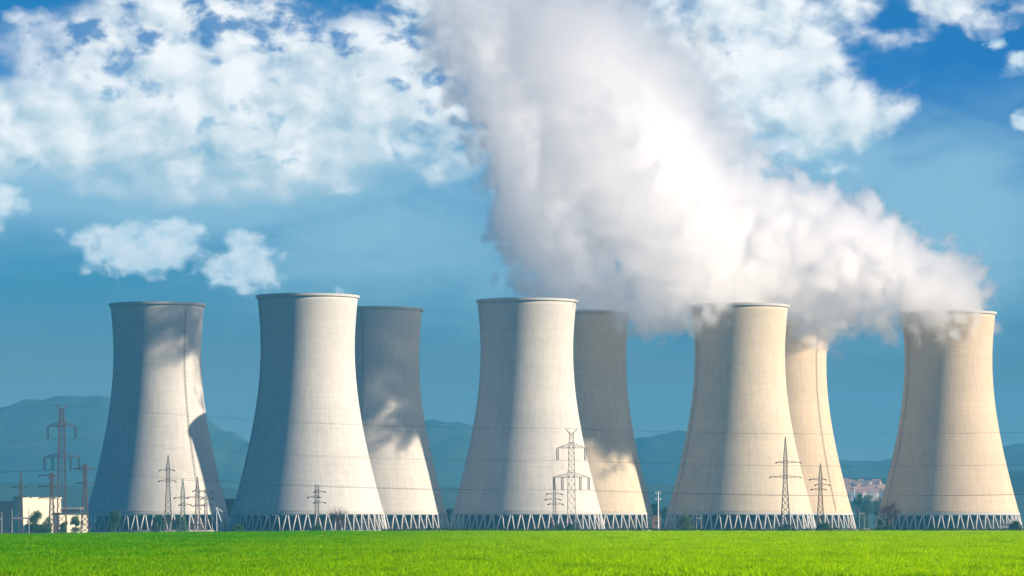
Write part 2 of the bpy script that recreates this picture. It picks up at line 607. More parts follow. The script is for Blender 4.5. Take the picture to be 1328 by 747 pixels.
plume('steam plume bent over leftwards from the rightmost tower, pinkish white with a puffy upper edge', [
    (1228, 386, 62, 0, 1), (1196, 394, 52, -24, 1), (1236, 392, 44, -22, 1), (1205, 374, 56, -6, 1), (1165, 360, 66, 0, 1), (1130, 398, 44, 4, 0.9), (1115, 346, 76, 0, 1), (1075, 395, 46, -6, 0.8), (1055, 336, 88, 0, 1),
    (985, 322, 98, 0, 0.9), (1010, 375, 60, -10, 0.9), (910, 282, 110, 0, 0.7), (915, 205, 80, 0, 0.35), (835, 235, 112, 0, 0.55), (785, 165, 105, 0, 0.45), (850, 130, 95, 0, 0.28), (740, 95, 105, 0, 0.30)], 2245, 0.22, 1.0)
plume('steam plume spilling over the rim of the front tower with the slim pylon, dense white', [
    (962, 380, 52, 0, 1), (925, 388, 46, -22, 0.9), (878, 396, 46, -4, 0.9), (842, 394, 44, 2, 0.8), (890, 330, 84, 0, 0.8), (815, 372, 52, 14, 0.6), (850, 260, 105, 0, 0.6),
    (865, 320, 40, -75, 0.6), (795, 265, 55, -72, 0.6), (755, 212, 62, -75, 0.7), (720, 250, 40, -80, 0.5),  # added forward puffs, placed to cast soft shade on the towers further left
    (815, 190, 105, 0, 0.5), (780, 115, 105, 0, 0.38), (750, 40, 110, 0, 0.25)], 2173, 0.20, 2.0)
plume('steam plume rising in a tall column from the shaded tower behind the middle tower', [
    (784, 392, 40, 0, 1), (752, 380, 46, 0, 1), (712, 372, 40, -6, 0.8), (735, 332, 62, 0, 1), (692, 325, 50, -4, 1), (712, 278, 74, 0, 1), (676, 262, 46, -6, 1), (704, 222, 76, 0, 1), (690, 168, 78, 0, 0.95),
    (662, 110, 84, 0, 0.7), (700, 100, 70, -10, 0.6), (630, 45, 95, 0, 0.4)], 2283, 0.06, 3.0)
plume('short steam plume leaving the sunlit tower behind the steaming front tower', [
    (1020, 406, 56, 0, 1), (1040, 412, 40, -24, 0.9), (1000, 385, 56, 0, 1), (955, 350, 66, 0, 1), (915, 300, 80, 0, 0.7)], 2355, 0.15, 4.0)

# ------------------------------------------------------------------ terrain
def field_z(x, y):
    """height of the land: a field that swells to a low crest 700 m out and falls to the level of the plant"""
    und = 0.10 * mnoise.noise(Vector((x * 0.012, y * 0.006, 3.0))) + 0.05 * mnoise.noise(Vector((x * 0.05, y * 0.02, 9.0)))
    base = 2.0
    crest = 2.62 - 0.72 * max(0.0, min(1.0, (-x - 30.0) / 75.0)) ** 1.4
    if y < 150:
        z = base
    elif y < 700:
        k = (y - 150) / 550.0
        z = base + (crest - base) * (1 - (1 - k) ** 1.5)
    elif y < 1150:
        k = (y - 700) / 450.0
        z = crest * (1 - k * k * (3 - 2 * k))
    else:
        z = 0.0
    fade = 1.0 if y < 700 else max(0.0, 1 - (y - 700) / 450.0)
    return z + und * fade * (1.0 if y > 100 else 0.5)


def grid_mesh(name, xs, ys, zf, mat):
    v = [(x, y, zf(x, y)) for y in ys for x in xs]
    n = len(xs)
    f = [(j * n + i, j * n + i + 1, (j + 1) * n + i + 1, (j + 1) * n + i) for j in range(len(ys) - 1) for i in range(n - 1)]
    me = bpy.data.meshes.new(name)
    me.from_pydata(v, [], f)
    me.polygons.foreach_set('use_smooth', [True] * len(f))
    me.materials.append(mat)
    return me


# soil and young crop colour of the ground itself
gm, gt, go_ = material('field_ground')
co = gt.node('ShaderNodeTexCoord').outputs['Object']
n1 = gt.noise(co, 0.02, 5.0, 0.6)
n2 = gt.noise(co, 0.5, 5.0, 0.65)
gcol = gt.mix(gt.mapr(n1, 0.35, 0.65), (0.060, 0.300, 0.004, 1), (0.120, 0.360, 0.004, 1))
gcol = gt.mix(gt.mapr(n2, 0.35, 0.75), gcol, (0.050, 0.220, 0.006, 1))
principled(gt, go_, gcol, 0.9, 0.05)
lm, lt, lo_ = material('plain_ground')
co = lt.node('ShaderNodeTexCoord').outputs['Object']
n1 = lt.noise(co, 0.01, 6.0, 0.6)
principled(lt, lo_, lt.mix(lt.mapr(n1, 0.35, 0.65), (0.06, 0.085, 0.035, 1), (0.10, 0.10, 0.06, 1)), 0.95, 0.05)

xs = [-400 + 10.0 * i for i in range(81)]
ys = [-60 + 20.0 * i for i in range(11)] + [150 + 10.0 * i for i in range(1, 101)]
fo = link('field', grid_mesh('field', xs, ys, field_z, gm))
tag(fo, 'bright green crop field sloping up to a low crest', None, None, 'structure')
big = MB()
big.v = [(-9000, -500, -0.05), (9000, -500, -0.05), (9000, 10300, -0.05), (-9000, 10300, -0.05)]
big.f = [(0, 1, 2, 3)]
tag(big.build('ground', lm), 'flat dull plain round the power plant', None, None, 'structure')

# ---- young crop: many small tufts, nobody could count them
tm, tt, to = material('young_crop')
oi = tt.node('ShaderNodeObjectInfo')
geo = tt.node('ShaderNodeNewGeometry')
tn = tt.noise(geo.outputs['Position'], 0.035, 4.0, 0.6)
tn2 = tt.noise(geo.outputs['Position'], 0.35, 3.0, 0.6)
ca = tt.mix(tt.mapr(tn, 0.35, 0.65), (0.035, 0.32, 0.002, 1), (0.11, 0.40, 0.002, 1))
ca = tt.mix(tt.mapr(tn2, 0.42, 0.72), ca, (0.085, 0.30, 0.004, 1))
tn3 = tt.noise(tt.vmath('MULTIPLY', geo.outputs['Position'], (0.22, 0.035, 0.0)), 1.0, 4.0, 0.6)
ca = tt.mix(tt.mapr(tn3, 0.50, 0.72, 0.0, 0.75), ca, (0.03, 0.24, 0.003, 1))
sx_ = tt.node('ShaderNodeSeparateXYZ')
tt.l.new(geo.outputs['Position'], sx_.inputs[0])
ca = tt.mix(tt.mul(tt.mapr(sx_.outputs[0], -38.0, 22.0, 0.0, 0.9), tt.mapr(tn3, 0.45, 0.75, 1.0, 0.45)), ca, (0.46, 0.72, 0.003, 1))      # the crop stands paler towards the right
ca = tt.mix(tt.mapr(oi.outputs['Random'], 0.75, 1.0), ca, (0.30, 0.52, 0.02, 1))
di = tt.node('ShaderNodeBsdfDiffuse'); tt.l.new(ca, di.inputs[0])
tr = tt.node('ShaderNodeBsdfTranslucent'); tt.l.new(ca, tr.inputs[0])
mx = tt.node('ShaderNodeMixShader'); mx.inputs[0].default_value = 0.45
tt.l.new(di.outputs[0], mx.inputs[1]); tt.l.new(tr.outputs[0], mx.inputs[2]); tt.l.new(mx.outputs[0], to.inputs['Surface'])


def tuft_mesh(seed):
    rn = random.Random(seed)
    v, f = [], []
    for _ in range(34):
        x, y = rn.gauss(0, 0.26), rn.gauss(0, 0.26)
        a = rn.random() * 6.283
        h = rn.uniform(0.08, 0.20)
        wd = rn.uniform(0.010, 0.022)
        lx, ly = rn.gauss(0, 0.10), rn.gauss(0, 0.10)
        b = len(v)
        cx, sx = math.cos(a) * wd, math.sin(a) * wd
        v += [(x - cx, y - sx, -0.03), (x + cx, y + sx, -0.03), (x + lx * .4 + cx * .8, y + ly * .4 + sx * .8, h * .6), (x + lx * .4 - cx * .8, y + ly * .4 - sx * .8, h * .6), (x + lx, y + ly, h)]
        f += [(b, b + 1, b + 2, b + 3), (b + 3, b + 2, b + 4)]
    me = bpy.data.meshes.new('tuft')
    me.from_pydata(v, [], f)
    me.materials.append(tm)
    return me


tcol = bpy.data.collections.new('tuft_kinds')
for s in range(4):
    ob = bpy.data.objects.new('tuft', tuft_mesh(s))
    tcol.objects.link(ob)
rng = random.Random(11)
pts = []
for y0, y1, dn in ((138, 200, 11.0), (200, 300, 5.0), (300, 450, 1.6), (450, 716, 0.5)):
    area = 0.145 * (y1 * y1 - y0 * y0) + 28.0 * (y1 - y0)
    for _ in range(int(area * dn)):
        y = math.sqrt(rng.uniform(y0 * y0, y1 * y1))
        x = rng.uniform(-1.0, 1.0) * (0.145 * y + 14.0)
        pts.append((x, y, field_z(x, y)))
pm = bpy.data.meshes.new('crop')
pm.from_pydata(pts, [], [])
pm.materials.append(tm)
po = link('crop', pm)
tag(po, 'thick young green crop covering the foreground field', 'crop', None, 'stuff')
g = bpy.data.node_groups.new('scatter', 'GeometryNodeTree')
g.interface.new_socket('Geometry', in_out='INPUT', socket_type='NodeSocketGeometry')
g.interface.new_socket('Geometry', in_out='OUTPUT', socket_type='NodeSocketGeometry')
t = NT(g)
gi, gout = t.node('NodeGroupInput'), t.node('NodeGroupOutput')
iop = t.node('GeometryNodeInstanceOnPoints')
ci = t.node('GeometryNodeCollectionInfo')
ci.inputs['Collection'].default_value = tcol
ci.inputs['Separate Children'].default_value = True
ci.inputs['Reset Children'].default_value = True
rv = t.node('FunctionNodeRandomValue', data_type='FLOAT_VECTOR')
rv.inputs[0].default_value = (-0.12, -0.12, 0.0); rv.inputs[1].default_value = (0.12, 0.12, 6.28)
rs = t.node('FunctionNodeRandomValue', data_type='FLOAT')
rs.inputs[2].default_value = 0.7; rs.inputs[3].default_value = 1.45
pos = t.node('GeometryNodeInputPosition').outputs[0]
patch = t.mapr(t.noise(pos, 0.12, 3.0, 0.6), 0.3, 0.7, 0.75, 1.25)
t.l.new(gi.outputs[0], iop.inputs['Points'])
t.l.new(ci.outputs[0], iop.inputs['Instance'])
iop.inputs['Pick Instance'].default_value = True
t.l.new(rv.outputs[0], iop.inputs['Rotation'])
t.l.new(t.mul(rs.outputs[1], patch), iop.inputs['Scale'])
t.l.new(iop.outputs[0], gout.inputs[0])
po.modifiers.new('scatter', 'NODES').node_group = g

# ---- far hills
hm, ht, ho = material('hill_forest')
co = ht.node('ShaderNodeTexCoord').outputs['Object']
n1 = ht.noise(co, 0.004, 8.0, 0.65)
principled(ht, ho, ht.mix(ht.mapr(n1, 0.35, 0.65), (0.020, 0.042, 0.032, 1), (0.050, 0.075, 0.045, 1)), 0.95, 0.0)


def hills(name, D, ridge, depth, rough, label):
    xs_ = [p[0] for p in ridge]

    def rz(px):
        if px <= xs_[0]: return ridge[0][1]
        for (a, ya), (b, yb) in zip(ridge, ridge[1:]):
            if px <= b:
                k = (px - a) / (b - a)
                k = k * k * (3 - 2 * k)
                return ya + (yb - ya) * k
        return ridge[-1][1]

    gx = [-500 + 6.0 * i for i in range(int(2400 / 6))]
    rows = 26
    v, f = [], []
    for j in range(rows):
        q = j / (rows - 1.0)
        y = D - depth + 2 * depth * q
        prof = math.sin(math.pi * q) ** 0.9
        for px in gx:
            x = PX(px, D)
            h = max(0.0, PZ(rz(px), D)) * prof
            h += rough * prof * (mnoise.fractal(Vector((x * 0.004, y * 0.004, D * 0.01)), 0.8, 2.2, 6) + 0.8 * mnoise.noise(Vector((x * 0.03, y * 0.03, 1.0))))
            v.append((x, y, max(h - 0.5, -0.5) if 0 < j < rows - 1 else -1.0))
    n = len(gx)
    f = [(j * n + i, j * n + i + 1, (j + 1) * n + i + 1, (j + 1) * n + i) for j in range(rows - 1) for i in range(n - 1)]
    me = bpy.data.meshes.new(name)
    me.from_pydata(v, [], f)
    me.polygons.foreach_set('use_smooth', [True] * len(f))
    me.materials.append(hm)
    tag(link(name, me), label, None, None, 'structure')


hills('hills', 8200, [(-500, 560), (-150, 548), (0, 532), (50, 520), (90, 515), (140, 517), (200, 530), (262, 541), (300, 560), (330, 572), (380, 580), (440, 572), (500, 560), (560, 551), (600, 553),
                      (660, 566), (730, 580), (800, 575), (840, 565), (875, 560), (910, 565), (980, 585), (1060, 597), (1110, 599), (1180, 596), (1240, 588), (1310, 579), (1360, 577), (1500, 590), (1900, 600)], 1300, 9.0,
      'long wooded hills fading into blue haze')
hills('hills', 5600, [(-500, 640), (0, 625), (140, 632), (300, 634), (420, 640), (560, 630), (680, 640), (840, 628), (960, 640), (1080, 622), (1160, 620), (1240, 624), (1330, 612), (1500, 620), (1900, 640)], 700, 4.0,
      'lower dark wooded rise in front of the hills')

# ---- the air
zm, zt, zo = material('haze_air')
zv = zt.node('ShaderNodeVolumePrincipled')
zv.inputs['Color'].default_value = (0.11, 0.49, 0.86, 1)
zv.inputs['Density'].default_value = HAZE
zv.inputs['Density Attribute'].default_value = ''
zv.inputs['Anisotropy'].default_value = 0.0
zt.l.new(zv.outputs[0], zo.inputs['Volume'])
if HAZE > 0:
    hb = MB()
    hb.box(-9500, -700, -3.0, 9500, 10800, 360.0)
    tag(hb.build('haze', zm), 'thin blue haze in the air', 'haze', None, 'stuff')

# ------------------------------------------------------------------ vegetation
def leaf_mat(name, a, b):
    m, t, out = material(name)
    geo = t.node('ShaderNodeNewGeometry')
    n = t.noise(geo.outputs['Position'], 0.7, 3.0, 0.6)
    c = t.mix(t.mapr(n, 0.35, 0.65), (*a, 1), (*b, 1))
    c = t.mix(t.mapr(geo.outputs['Random Per Island'], 0.0, 1.0, 0.0, 0.5, smooth=False), c, (a[0] * 1.5, a[1] * 1.4, a[2] * 1.2, 1))
    di = t.node('ShaderNodeBsdfDiffuse'); t.l.new(c, di.inputs[0])
    tr = t.node('ShaderNodeBsdfTranslucent'); t.l.new(c, tr.inputs[0])
    mx = t.node('ShaderNodeMixShader'); mx.inputs[0].default_value = 0.25
    t.l.new(di.outputs[0], mx.inputs[1]); t.l.new(tr.outputs[0], mx.inputs[2]); t.l.new(mx.outputs[0], out.inputs['Surface'])
    return m


M['leaf'] = [leaf_mat('leaves_dark', (0.018, 0.050, 0.020), (0.035, 0.080, 0.030)), leaf_mat('leaves_mid', (0.030, 0.075, 0.022), (0.055, 0.110, 0.030)),
             leaf_mat('leaves_olive', (0.060, 0.085, 0.035), (0.095, 0.120, 0.050)), leaf_mat('twigs_reddish', (0.085, 0.050, 0.045), (0.12, 0.075, 0.06))]
M['bark'] = simple('bark', (0.075, 0.06, 0.05), 0.3)


def leaf_cloud(rn, lobes, n, size):
    v, f = [], []
    tot = sum(l[3] ** 2 for l in lobes)
    for (lx, ly, lz, lr, lzr) in lobes:
        for _ in range(int(n * lr * lr / tot)):
            d = Vector((rn.gauss(0, 1), rn.gauss(0, 1), rn.gauss(0, 1))).normalized()
            r = lr * (rn.random() ** 0.4)
            c = Vector((lx, ly, lz)) + Vector((d.x * r, d.y * r, d.z * r * lzr))
            u = Vector((rn.gauss(0, 1), rn.gauss(0, 1), rn.gauss(0, 1))).normalized()
            q = u.orthogonal().normalized()
            s = size * rn.uniform(0.6, 1.4)
            b = len(v)
            v += [tuple(c - u * s), tuple(c + q * s * 0.6), tuple(c + u * s), tuple(c - q * s * 0.6)]
            f.append((b, b + 1, b + 2, b + 3))
    return v, f


def plant(name, label, cat, px, D, top_py, width_px, kind, group=None, bare=False, seed=0, base_py=None, low=False):
    rn = random.Random(seed * 97 + int(px))
    x = PX(px, D)
    z0 = 0.0 if D > 1150 else field_z(x, D)
    h = PZ(top_py, D) - z0
    wd = width_px * D / F / 2
    t = empty(name, (x, D, z0), label, cat, group)
    b = MB()
    if bare:
        def grow(p, d, l, r, lev):
            e = p + d * l
            b.bar(p, e, r, r * 0.65, 5)
            if lev == 0:
                return
            for _ in range(3 if lev > 1 else 4):
                nd = (d + Vector((rn.gauss(0, .55), rn.gauss(0, .55), rn.gauss(0.1, .3)))).normalized()
                grow(p + d * l * rn.uniform(0.55, 1.0), nd, l * rn.uniform(0.6, 0.8), r * 0.6, lev - 1)
        for _ in range(3):
            grow(Vector((rn.uniform(-.4, .4), rn.uniform(-.4, .4), 0)), Vector((rn.gauss(0, .25), rn.gauss(0, .25), 1)).normalized(), h * 0.37, h * 0.022, 4)
        b.build('trunk', M['bark'] if kind != 3 else M['leaf'][3], t)
        v, f = leaf_cloud(rn, [(0, 0, h * 0.62, wd * 0.95, 0.75), (-wd * .3, 0, h * 0.75, wd * .6, 0.8), (wd * .35, 0, h * .55, wd * .6, .8), (0, 0, h * .3, wd * .7, .7)], 1100, 0.17)
        mb = MB(); mb.v, mb.f = v, f
        mb.build('crown', M['leaf'][3], t)
        return t
    hb_ = 0.0 if low else h * 0.06
    b.bar((0, 0, -0.2), (0.1, 0, h * 0.55), h * 0.035, h * 0.018, 7)
    for _ in range(5):
        a = rn.random() * 6.28
        b.bar((0.05, 0, h * rn.uniform(.25, .45)), (math.cos(a) * wd * .6, math.sin(a) * wd * .6, h * rn.uniform(.55, .8)), h * 0.016, h * 0.006, 5)
    b.build('trunk', M['bark'], t)
    lobes = []
    for k in range(13 if not low else 8):
        a = rn.random() * 6.28
        q = rn.uniform(0.25, 0.62)
        lr = wd * rn.uniform(0.28, 0.50)
        zz = hb_ + (h - hb_) * rn.uniform(0.12, 0.85)
        q *= 1.0 if zz < h * 0.6 else 0.7
        lr = min(lr, max(h - zz, 0.4) * 1.05)
        lobes.append((math.cos(a) * wd * q, math.sin(a) * wd * q, zz, lr, 0.85))
    for k in range(5):
        a = rn.random() * 6.28
        lobes.append((math.cos(a) * wd * .55, math.sin(a) * wd * .55, h * rn.uniform(.10, .24), wd * rn.uniform(.30, .45), min(1.0, h * .22 / (wd * .4))))
    lobes.append((0, 0, hb_ + (h - hb_) * 0.62, min(wd * .62, (h - hb_) * .40), 1.0))
    v, f = leaf_cloud(rn, lobes, 2600, max(0.20, wd * 0.06))
    mb = MB(); mb.v, mb.f = v, f
    mb.build('crown', M['leaf'][kind], t)
    return t


TR = 'trees and bushes along the plant'
plant('leafy_tree', 'round dark tree before the shaded left foot of the leftmost cooling tower', 'tree', 149, 1900, 657, 24, 0, TR, seed=1)
plant('leafy_tree', 'broad dark tree under the tall narrow pylon at the leftmost cooling tower', 'tree', 206, 1950, 667, 26, 0, TR, seed=2)
plant('leafy_tree', 'dark tree under the two green tinted pylons at the leftmost cooling tower', 'tree', 234, 1960, 668, 24, 0, TR, seed=3)
plant('leafy_tree', 'dark tree in front of the lower left corner of the white building', 'tree', 46, 1800, 660, 28, 0, TR, seed=4)
plant('leafy_tree', 'smaller dark tree below the middle of the white building', 'tree', 61, 1810, 669, 16, 1, TR, seed=5)
plant('leafy_tree', 'loose green tree before the low annex between two red pylons', 'tree', 98, 1800, 667, 17, 1, TR, seed=6)
plant('leafy_tree', 'scrubby green tree at the foot of the tall red pylon beside the white building', 'tree', 82, 1790, 676, 14, 1, TR, seed=16)
plant('bush', 'low green bush right of the white cabinet near the leftmost tower', 'bush', 309, 1850, 680, 20, 1, TR, seed=7, low=True)
plant('bush', 'dark clipped bush under the small pylon in front of the tallest looking tower', 'bush', 411, 1780, 680, 22, 0, TR, seed=8, low=True)
plant('bare_shrub', 'leafless reddish shrub before the front legs of the second tower', 'shrub', 440, 1760, 656, 38, 3, TR, bare=True, seed=9)
plant('leafy_tree', 'dark tree in the gap between the second pair of towers and the middle tower', 'tree', 583, 2300, 655, 18, 0, TR, seed=10)
plant('bush', 'dark bush at the foot of the small pylon beside the middle lattice mast', 'bush', 723, 1780, 679, 20, 0, TR, seed=11, low=True)
plant('bush', 'dark bush at the foot of the middle lattice mast', 'bush', 740, 1790, 679, 18, 0, TR, seed=12, low=True)
plant('leafy_tree', 'dim tree behind the white pole between two towers', 'tree', 849, 2350, 645, 26, 0, TR, seed=13)
plant('leafy_tree', 'dim tree right of the white pole at the shaded foot of the front tower', 'tree', 863, 2340, 652, 20, 0, TR, seed=23)
plant('leafy_tree', 'pale olive tree before the shaded foot of the steaming front tower', 'tree', 888, 1900, 666, 26, 2, TR, seed=14)
plant('bush', 'wide dark bush at the foot of the slim pylon with long spire', 'bush', 1021, 1780, 680, 26, 0, TR, seed=15, low=True)
plant('bush', 'large dark bush below the lattice pylon of the sunlit rear tower', 'bush', 1066, 1780, 677, 30, 0, TR, seed=17, low=True)
plant('bare_tree', 'leafless purplish tree standing left of the rightmost cooling tower', 'tree', 1151, 1800, 642, 42, 3, TR, bare=True, seed=18)
plant('ivy_stump', 'dark ivy covered trunk at the foot of the leafless tree', 'tree', 1141, 1790, 668, 11, 0, TR, seed=19, low=True)
plant('bush', 'dark bush beside the ivy covered trunk under the leafless tree', 'bush', 1150, 1770, 681, 17, 0, TR, seed=20, low=True)
plant('bush', 'dark round bush at the right foot of the rightmost tower', 'bush', 1317, 1760, 675, 24, 0, TR, seed=21, low=True)
for i, (px, top, wd, k) in enumerate(((1100, 640, 20, 0), (1113, 632, 22, 0), (1126, 636, 20, 1), (1138, 640, 20, 0), (1121, 650, 24, 0))):
    plant('leafy_tree', 'hazy blue green tree in the gap left of the rightmost tower', 'tree', px, 2700 + 60 * i, top, wd, k, 'hazy trees in the gap between the right towers', seed=30 + i)
for i, (px, top, wd) in enumerate(((68, 518, 4), (76, 515, 4), (100, 512, 6), (108, 511, 5), (117, 512, 5), (126, 513, 5), (135, 512, 6), (57, 519, 4))):
    pass

# dark hedge along the far edge of the field
hv, hf = [], []
rn = random.Random(5)
for _ in range(24000):
    px = rn.uniform(495, 1420)
    D = rn.uniform(1290, 1300)
    hh = 2.55 + 0.5 * mnoise.noise(Vector((px * 0.02, 0, 0)))
    c = Vector((PX(px, D), D, rn.random() * hh))
    u = Vector((rn.gauss(0, 1), rn.gauss(0, 1), rn.gauss(0, 1))).normalized()
    q = u.orthogonal().normalized()
    s = rn.uniform(0.15, 0.4)
    b = len(hv)
    hv += [tuple(c - u * s), tuple(c + q * s * .6), tuple(c + u * s), tuple(c - q * s * .6)]
    hf.append((b, b + 1, b + 2, b + 3))
hm_ = MB(); hm_.v, hm_.f = hv, hf
tag(hm_.build('hedge', M['leaf'][0]), 'long low dark hedge behind the far edge of the green field', 'hedge')

# pale earth showing on the field crest
dm = simple('pale_earth', (0.46, 0.38, 0.24), 0.2)
dv, df = [], []
n = 40
for i in range(n):
    px = 1062 + (1132 - 1062) * i / (n - 1)
    for D in (702, 722):
        x = PX(px, D)
        dv.append((x, D, field_z(x, D) + 0.22 + 0.22 * math.sin(math.pi * i / (n - 1))))
for i in range(n - 1):
    df.append((2 * i, 2 * i + 2, 2 * i + 3, 2 * i + 1))
db = MB(); db.v, db.f = dv, df
tag(db.build('dirt_path', dm), 'strip of pale bare earth at the edge of the field', None, None, 'structure')

# ------------------------------------------------------------------ pylons
M['red'] = simple('red_lattice_paint', (0.15, 0.085, 0.085), 0.25, metal=0.2, rough=0.6)
M['pink'] = simple('faded_lattice_paint', (0.24, 0.19, 0.185), 0.2, metal=0.2, rough=0.6)
M['steel'] = simple('galvanised_steel', (0.13, 0.125, 0.13), 0.15, metal=0.3, rough=0.55)
M['green'] = simple('green_steel_paint', (0.13, 0.20, 0.15), 0.2, rough=0.6)
M['insul'] = simple('insulator_brown', (0.045, 0.04, 0.05), 0.2, rough=0.4)
M['white'] = simple('white_paint', (0.72, 0.72, 0.70), 0.08)
M['wire'] = simple('conductor', (0.06, 0.06, 0.065), 0.1)


def lattice(b, levels, br, diag):
    """square lattice mast through (z, half width) levels, with X bracing on all four faces"""
    for (z0, w0), (z1, w1) in zip(levels, levels[1:]):
        n = max(1, int(round((z1 - z0) / max(1.6, (w0 + w1) * 1.0))))
        for i in range(n):
            a, c = i / n, (i + 1) / n
            za, zc = z0 + (z1 - z0) * a, z0 + (z1 - z0) * c
            wa, wc = w0 + (w1 - w0) * a, w0 + (w1 - w0) * c
            ca = [(-wa, -wa, za), (wa, -wa, za), (wa, wa, za), (-wa, wa, za)]
            cc = [(-wc, -wc, zc), (wc, -wc, zc), (wc, wc, zc), (-wc, wc, zc)]
            for k in range(4):
                j = (k + 1) % 4
                b.bar(ca[k], cc[k], br)
                b.bar(ca[k], cc[j], diag)
                b.bar(ca[j], cc[k], diag)
                b.bar(cc[k], cc[j], diag)


def barrel_pylon(px, D, top, label, mat, thick, ys):
    """tall mast with a V at its head and two trussed cross-arms carrying hanging insulator strings"""
    x = PX(px, D)
    s = D / F
    Z = lambda py: PZ(py, D)
    t = empty('lattice_pylon', (x, D, 0), label, 'pylon', 'tall lattice pylons with hanging insulators')
    b = MB()
    ytop, y1, y2 = ys
    lattice(b, [(0, 6.0 * s), (Z(y2 + 40), 5.0 * s), (Z(y2), 4.4 * s), (Z(y1), 3.4 * s), (Z(ytop + 5), 2.6 * s)], thick, thick * 0.6)
    b.build('mast', mat, t)
    v = MB()
    for q in (-1, 1):
        v.bar((0, 0, Z(ytop + 9)), (q * 8 * s, 0, Z(ytop)), thick * 0.9)
        v.bar((q * 2.2 * s, 0, Z(ytop + 5)), (q * 8 * s, 0, Z(ytop)), thick * 0.8)
        v.bar((q * 1.5 * s, 0, Z(ytop)), (q * 8 * s, 0, Z(ytop)), thick * 0.7)
    v.build('earth_wire_bracket', mat, t)
    hang = []
    for yy_, half, sub in ((y1, 18 * s, (1.0,)), (y2, 22.5 * s, (1.0, 0.52))):
        a = MB()
        for q in (-1, 1):
            tip = (q * half, 0, Z(yy_) - 0.3)
            for yo in (-1.2, 1.2):
                a.bar((0, yo, Z(yy_) - 0.4), tip, thick * 0.9)
                a.bar((0, yo, Z(yy_ - 6)), tip, thick * 0.9)
            for k in range(1, 6):
                f_ = k / 6.0
                a.bar((q * half * f_, 0, Z(yy_) - 0.35), (q * half * (f_ - 0.08), 0, Z(yy_) - 0.4 + (6 * s) * (1 - f_)), thick * 0.6)
                a.bar((q * half * f_, 0, Z(yy_) - 0.35), (q * half * (f_ - 1 / 6.0), 0, Z(yy_) - 0.4 + (6 * s) * (1 - f_ + 1 / 6.0)), thick * 0.6)
            for m_ in sub:
                hang.append((q * half * m_, Z(yy_) - 0.4))
        a.build('cross_arm', mat, t)
    ends = []
    for hx, hz in hang:
        i_ = MB()
        L = 16 * s
        for yo in (-0.35, 0.35):
            i_.bar((hx + yo, 0, hz), (hx + yo, 0, hz - L), 0.16, None, 6)
            for k in range(12):
                z_ = hz - L * (k + 0.5) / 12
                i_.bar((hx + yo, 0, z_), (hx + yo, 0, z_ + L * .035), 0.34, 0.16, 6)
        i_.build('insulator', M['insul'], t)
        ends.append(Vector((x + hx, D, hz - L)))
    ends.append(Vector((x - 8 * s, D, Z(ytop))))
    ends.append(Vector((x + 8 * s, D, Z(ytop))))
    return ends


def small_pylon(px, D, top, label, mat, arms, w_base, w_waist, waist, spire, thick, group='smaller pylons before the towers', w_top=None):
    """arms: (row, left reach px, right reach px); w_*: half widths in photo px; waist: row where the body turns parallel; spire: row where the spire starts"""
    x = PX(px, D)
    s = D / F
    Z = lambda py: PZ(py, D)
    t = empty('lattice_pylon', (x, D, 0), label, 'pylon', group)
    b = MB()
    wt_ = w_waist if w_top is None else w_top
    lv = [(0, w_base * s), (Z(waist), w_waist * s), (Z(spire), wt_ * s)]
    if top < spire - 2:
        lv.append((Z(top), 0.25 * s))
    lattice(b, lv, thick, thick * 0.65)
    b.build('mast', mat, t)
    ends = []
    for (yy_, lf, rg) in arms:
        a = MB()
        for q, reach in ((-1, lf), (1, rg)):
            if reach <= 0:
                continue
            tip = (q * reach * s, 0, Z(yy_) + 0.2)
            for yo in (-.6, .6):
                a.bar((0, yo, Z(yy_) - 0.3), tip, thick * 0.8)
                a.bar((0, yo, Z(yy_ - 2.5)), tip, thick * 0.8)
            for k in range(1, 4):
                f_ = k / 4.0
                a.bar((q * reach * s * f_, 0, Z(yy_) - .3 + .5 * f_), (q * reach * s * (f_ - .15), 0, Z(yy_) + 2.5 * s * (1 - f_)), thick * .5)
        o_ = a.build('cross_arm', mat, t)
        for q, reach in ((-1, lf), (1, rg)):
            if reach <= 0:
                continue
            i_ = MB()
            p0 = Vector((q * reach * s, 0, Z(yy_) + 0.2))
            p1 = p0 + Vector((q * 3.0 * s, -0.6, -1.3 * s))
            i_.bar(p0, p1, 0.12, None, 6)
            for k in range(7):
                c_ = p0.lerp(p1, (k + .5) / 7)
                i_.bar(c_, c_ + (p1 - p0) * .05, 0.30, 0.14, 6)
            i_.build('insulator', M['insul'], t)
            ends.append(Vector((x, D, 0)) + p1)
    return ends


e_left = barrel_pylon(80, 1850, 525, 'tallest red lattice pylon, left of the leftmost tower, hanging insulators on two arms', M['red'], 0.17, (525, 552, 592))
e_mid = barrel_pylon(741, 1800, 556, 'red lattice pylon with hanging insulators in front of the middle cooling tower', M['pink'], 0.15, (556, 580, 618))
small_pylon(67, 1820, 614, 'dark red flat topped pylon in front of the white building, arms pointing left', M['red'], [(617, 14, 3), (631, 14, 3), (646, 14, 3)], 4.2, 2.3, 650, 614, 0.20)
small_pylon(110, 1820, 601, 'dark red tapering pylon right of the low annex', M['red'], [(608, 12, 10), (627, 11, 11)], 5.0, 2.0, 628, 602, 0.20)
small_pylon(27, 1870, 612, 'grey slim pylon above the dark shed left of the white building', M['steel'], [(632, 9, 4), (645, 7, 11)], 3.0, 1.6, 640, 625, 0.16)
small_pylon(218, 1800, 590, 'tall narrow spired pylon before the sunlit face of the leftmost tower', M['steel'], [(610, 9, 6), (624, 10, 8)], 5.0, 2.2, 626, 606, 0.14)
small_pylon(237, 1830, 621, 'green tinted spired pylon before the leftmost tower', M['green'], [(646, 9, 4), (655, 3, 9)], 4.4, 2.4, 660, 640, 0.15)
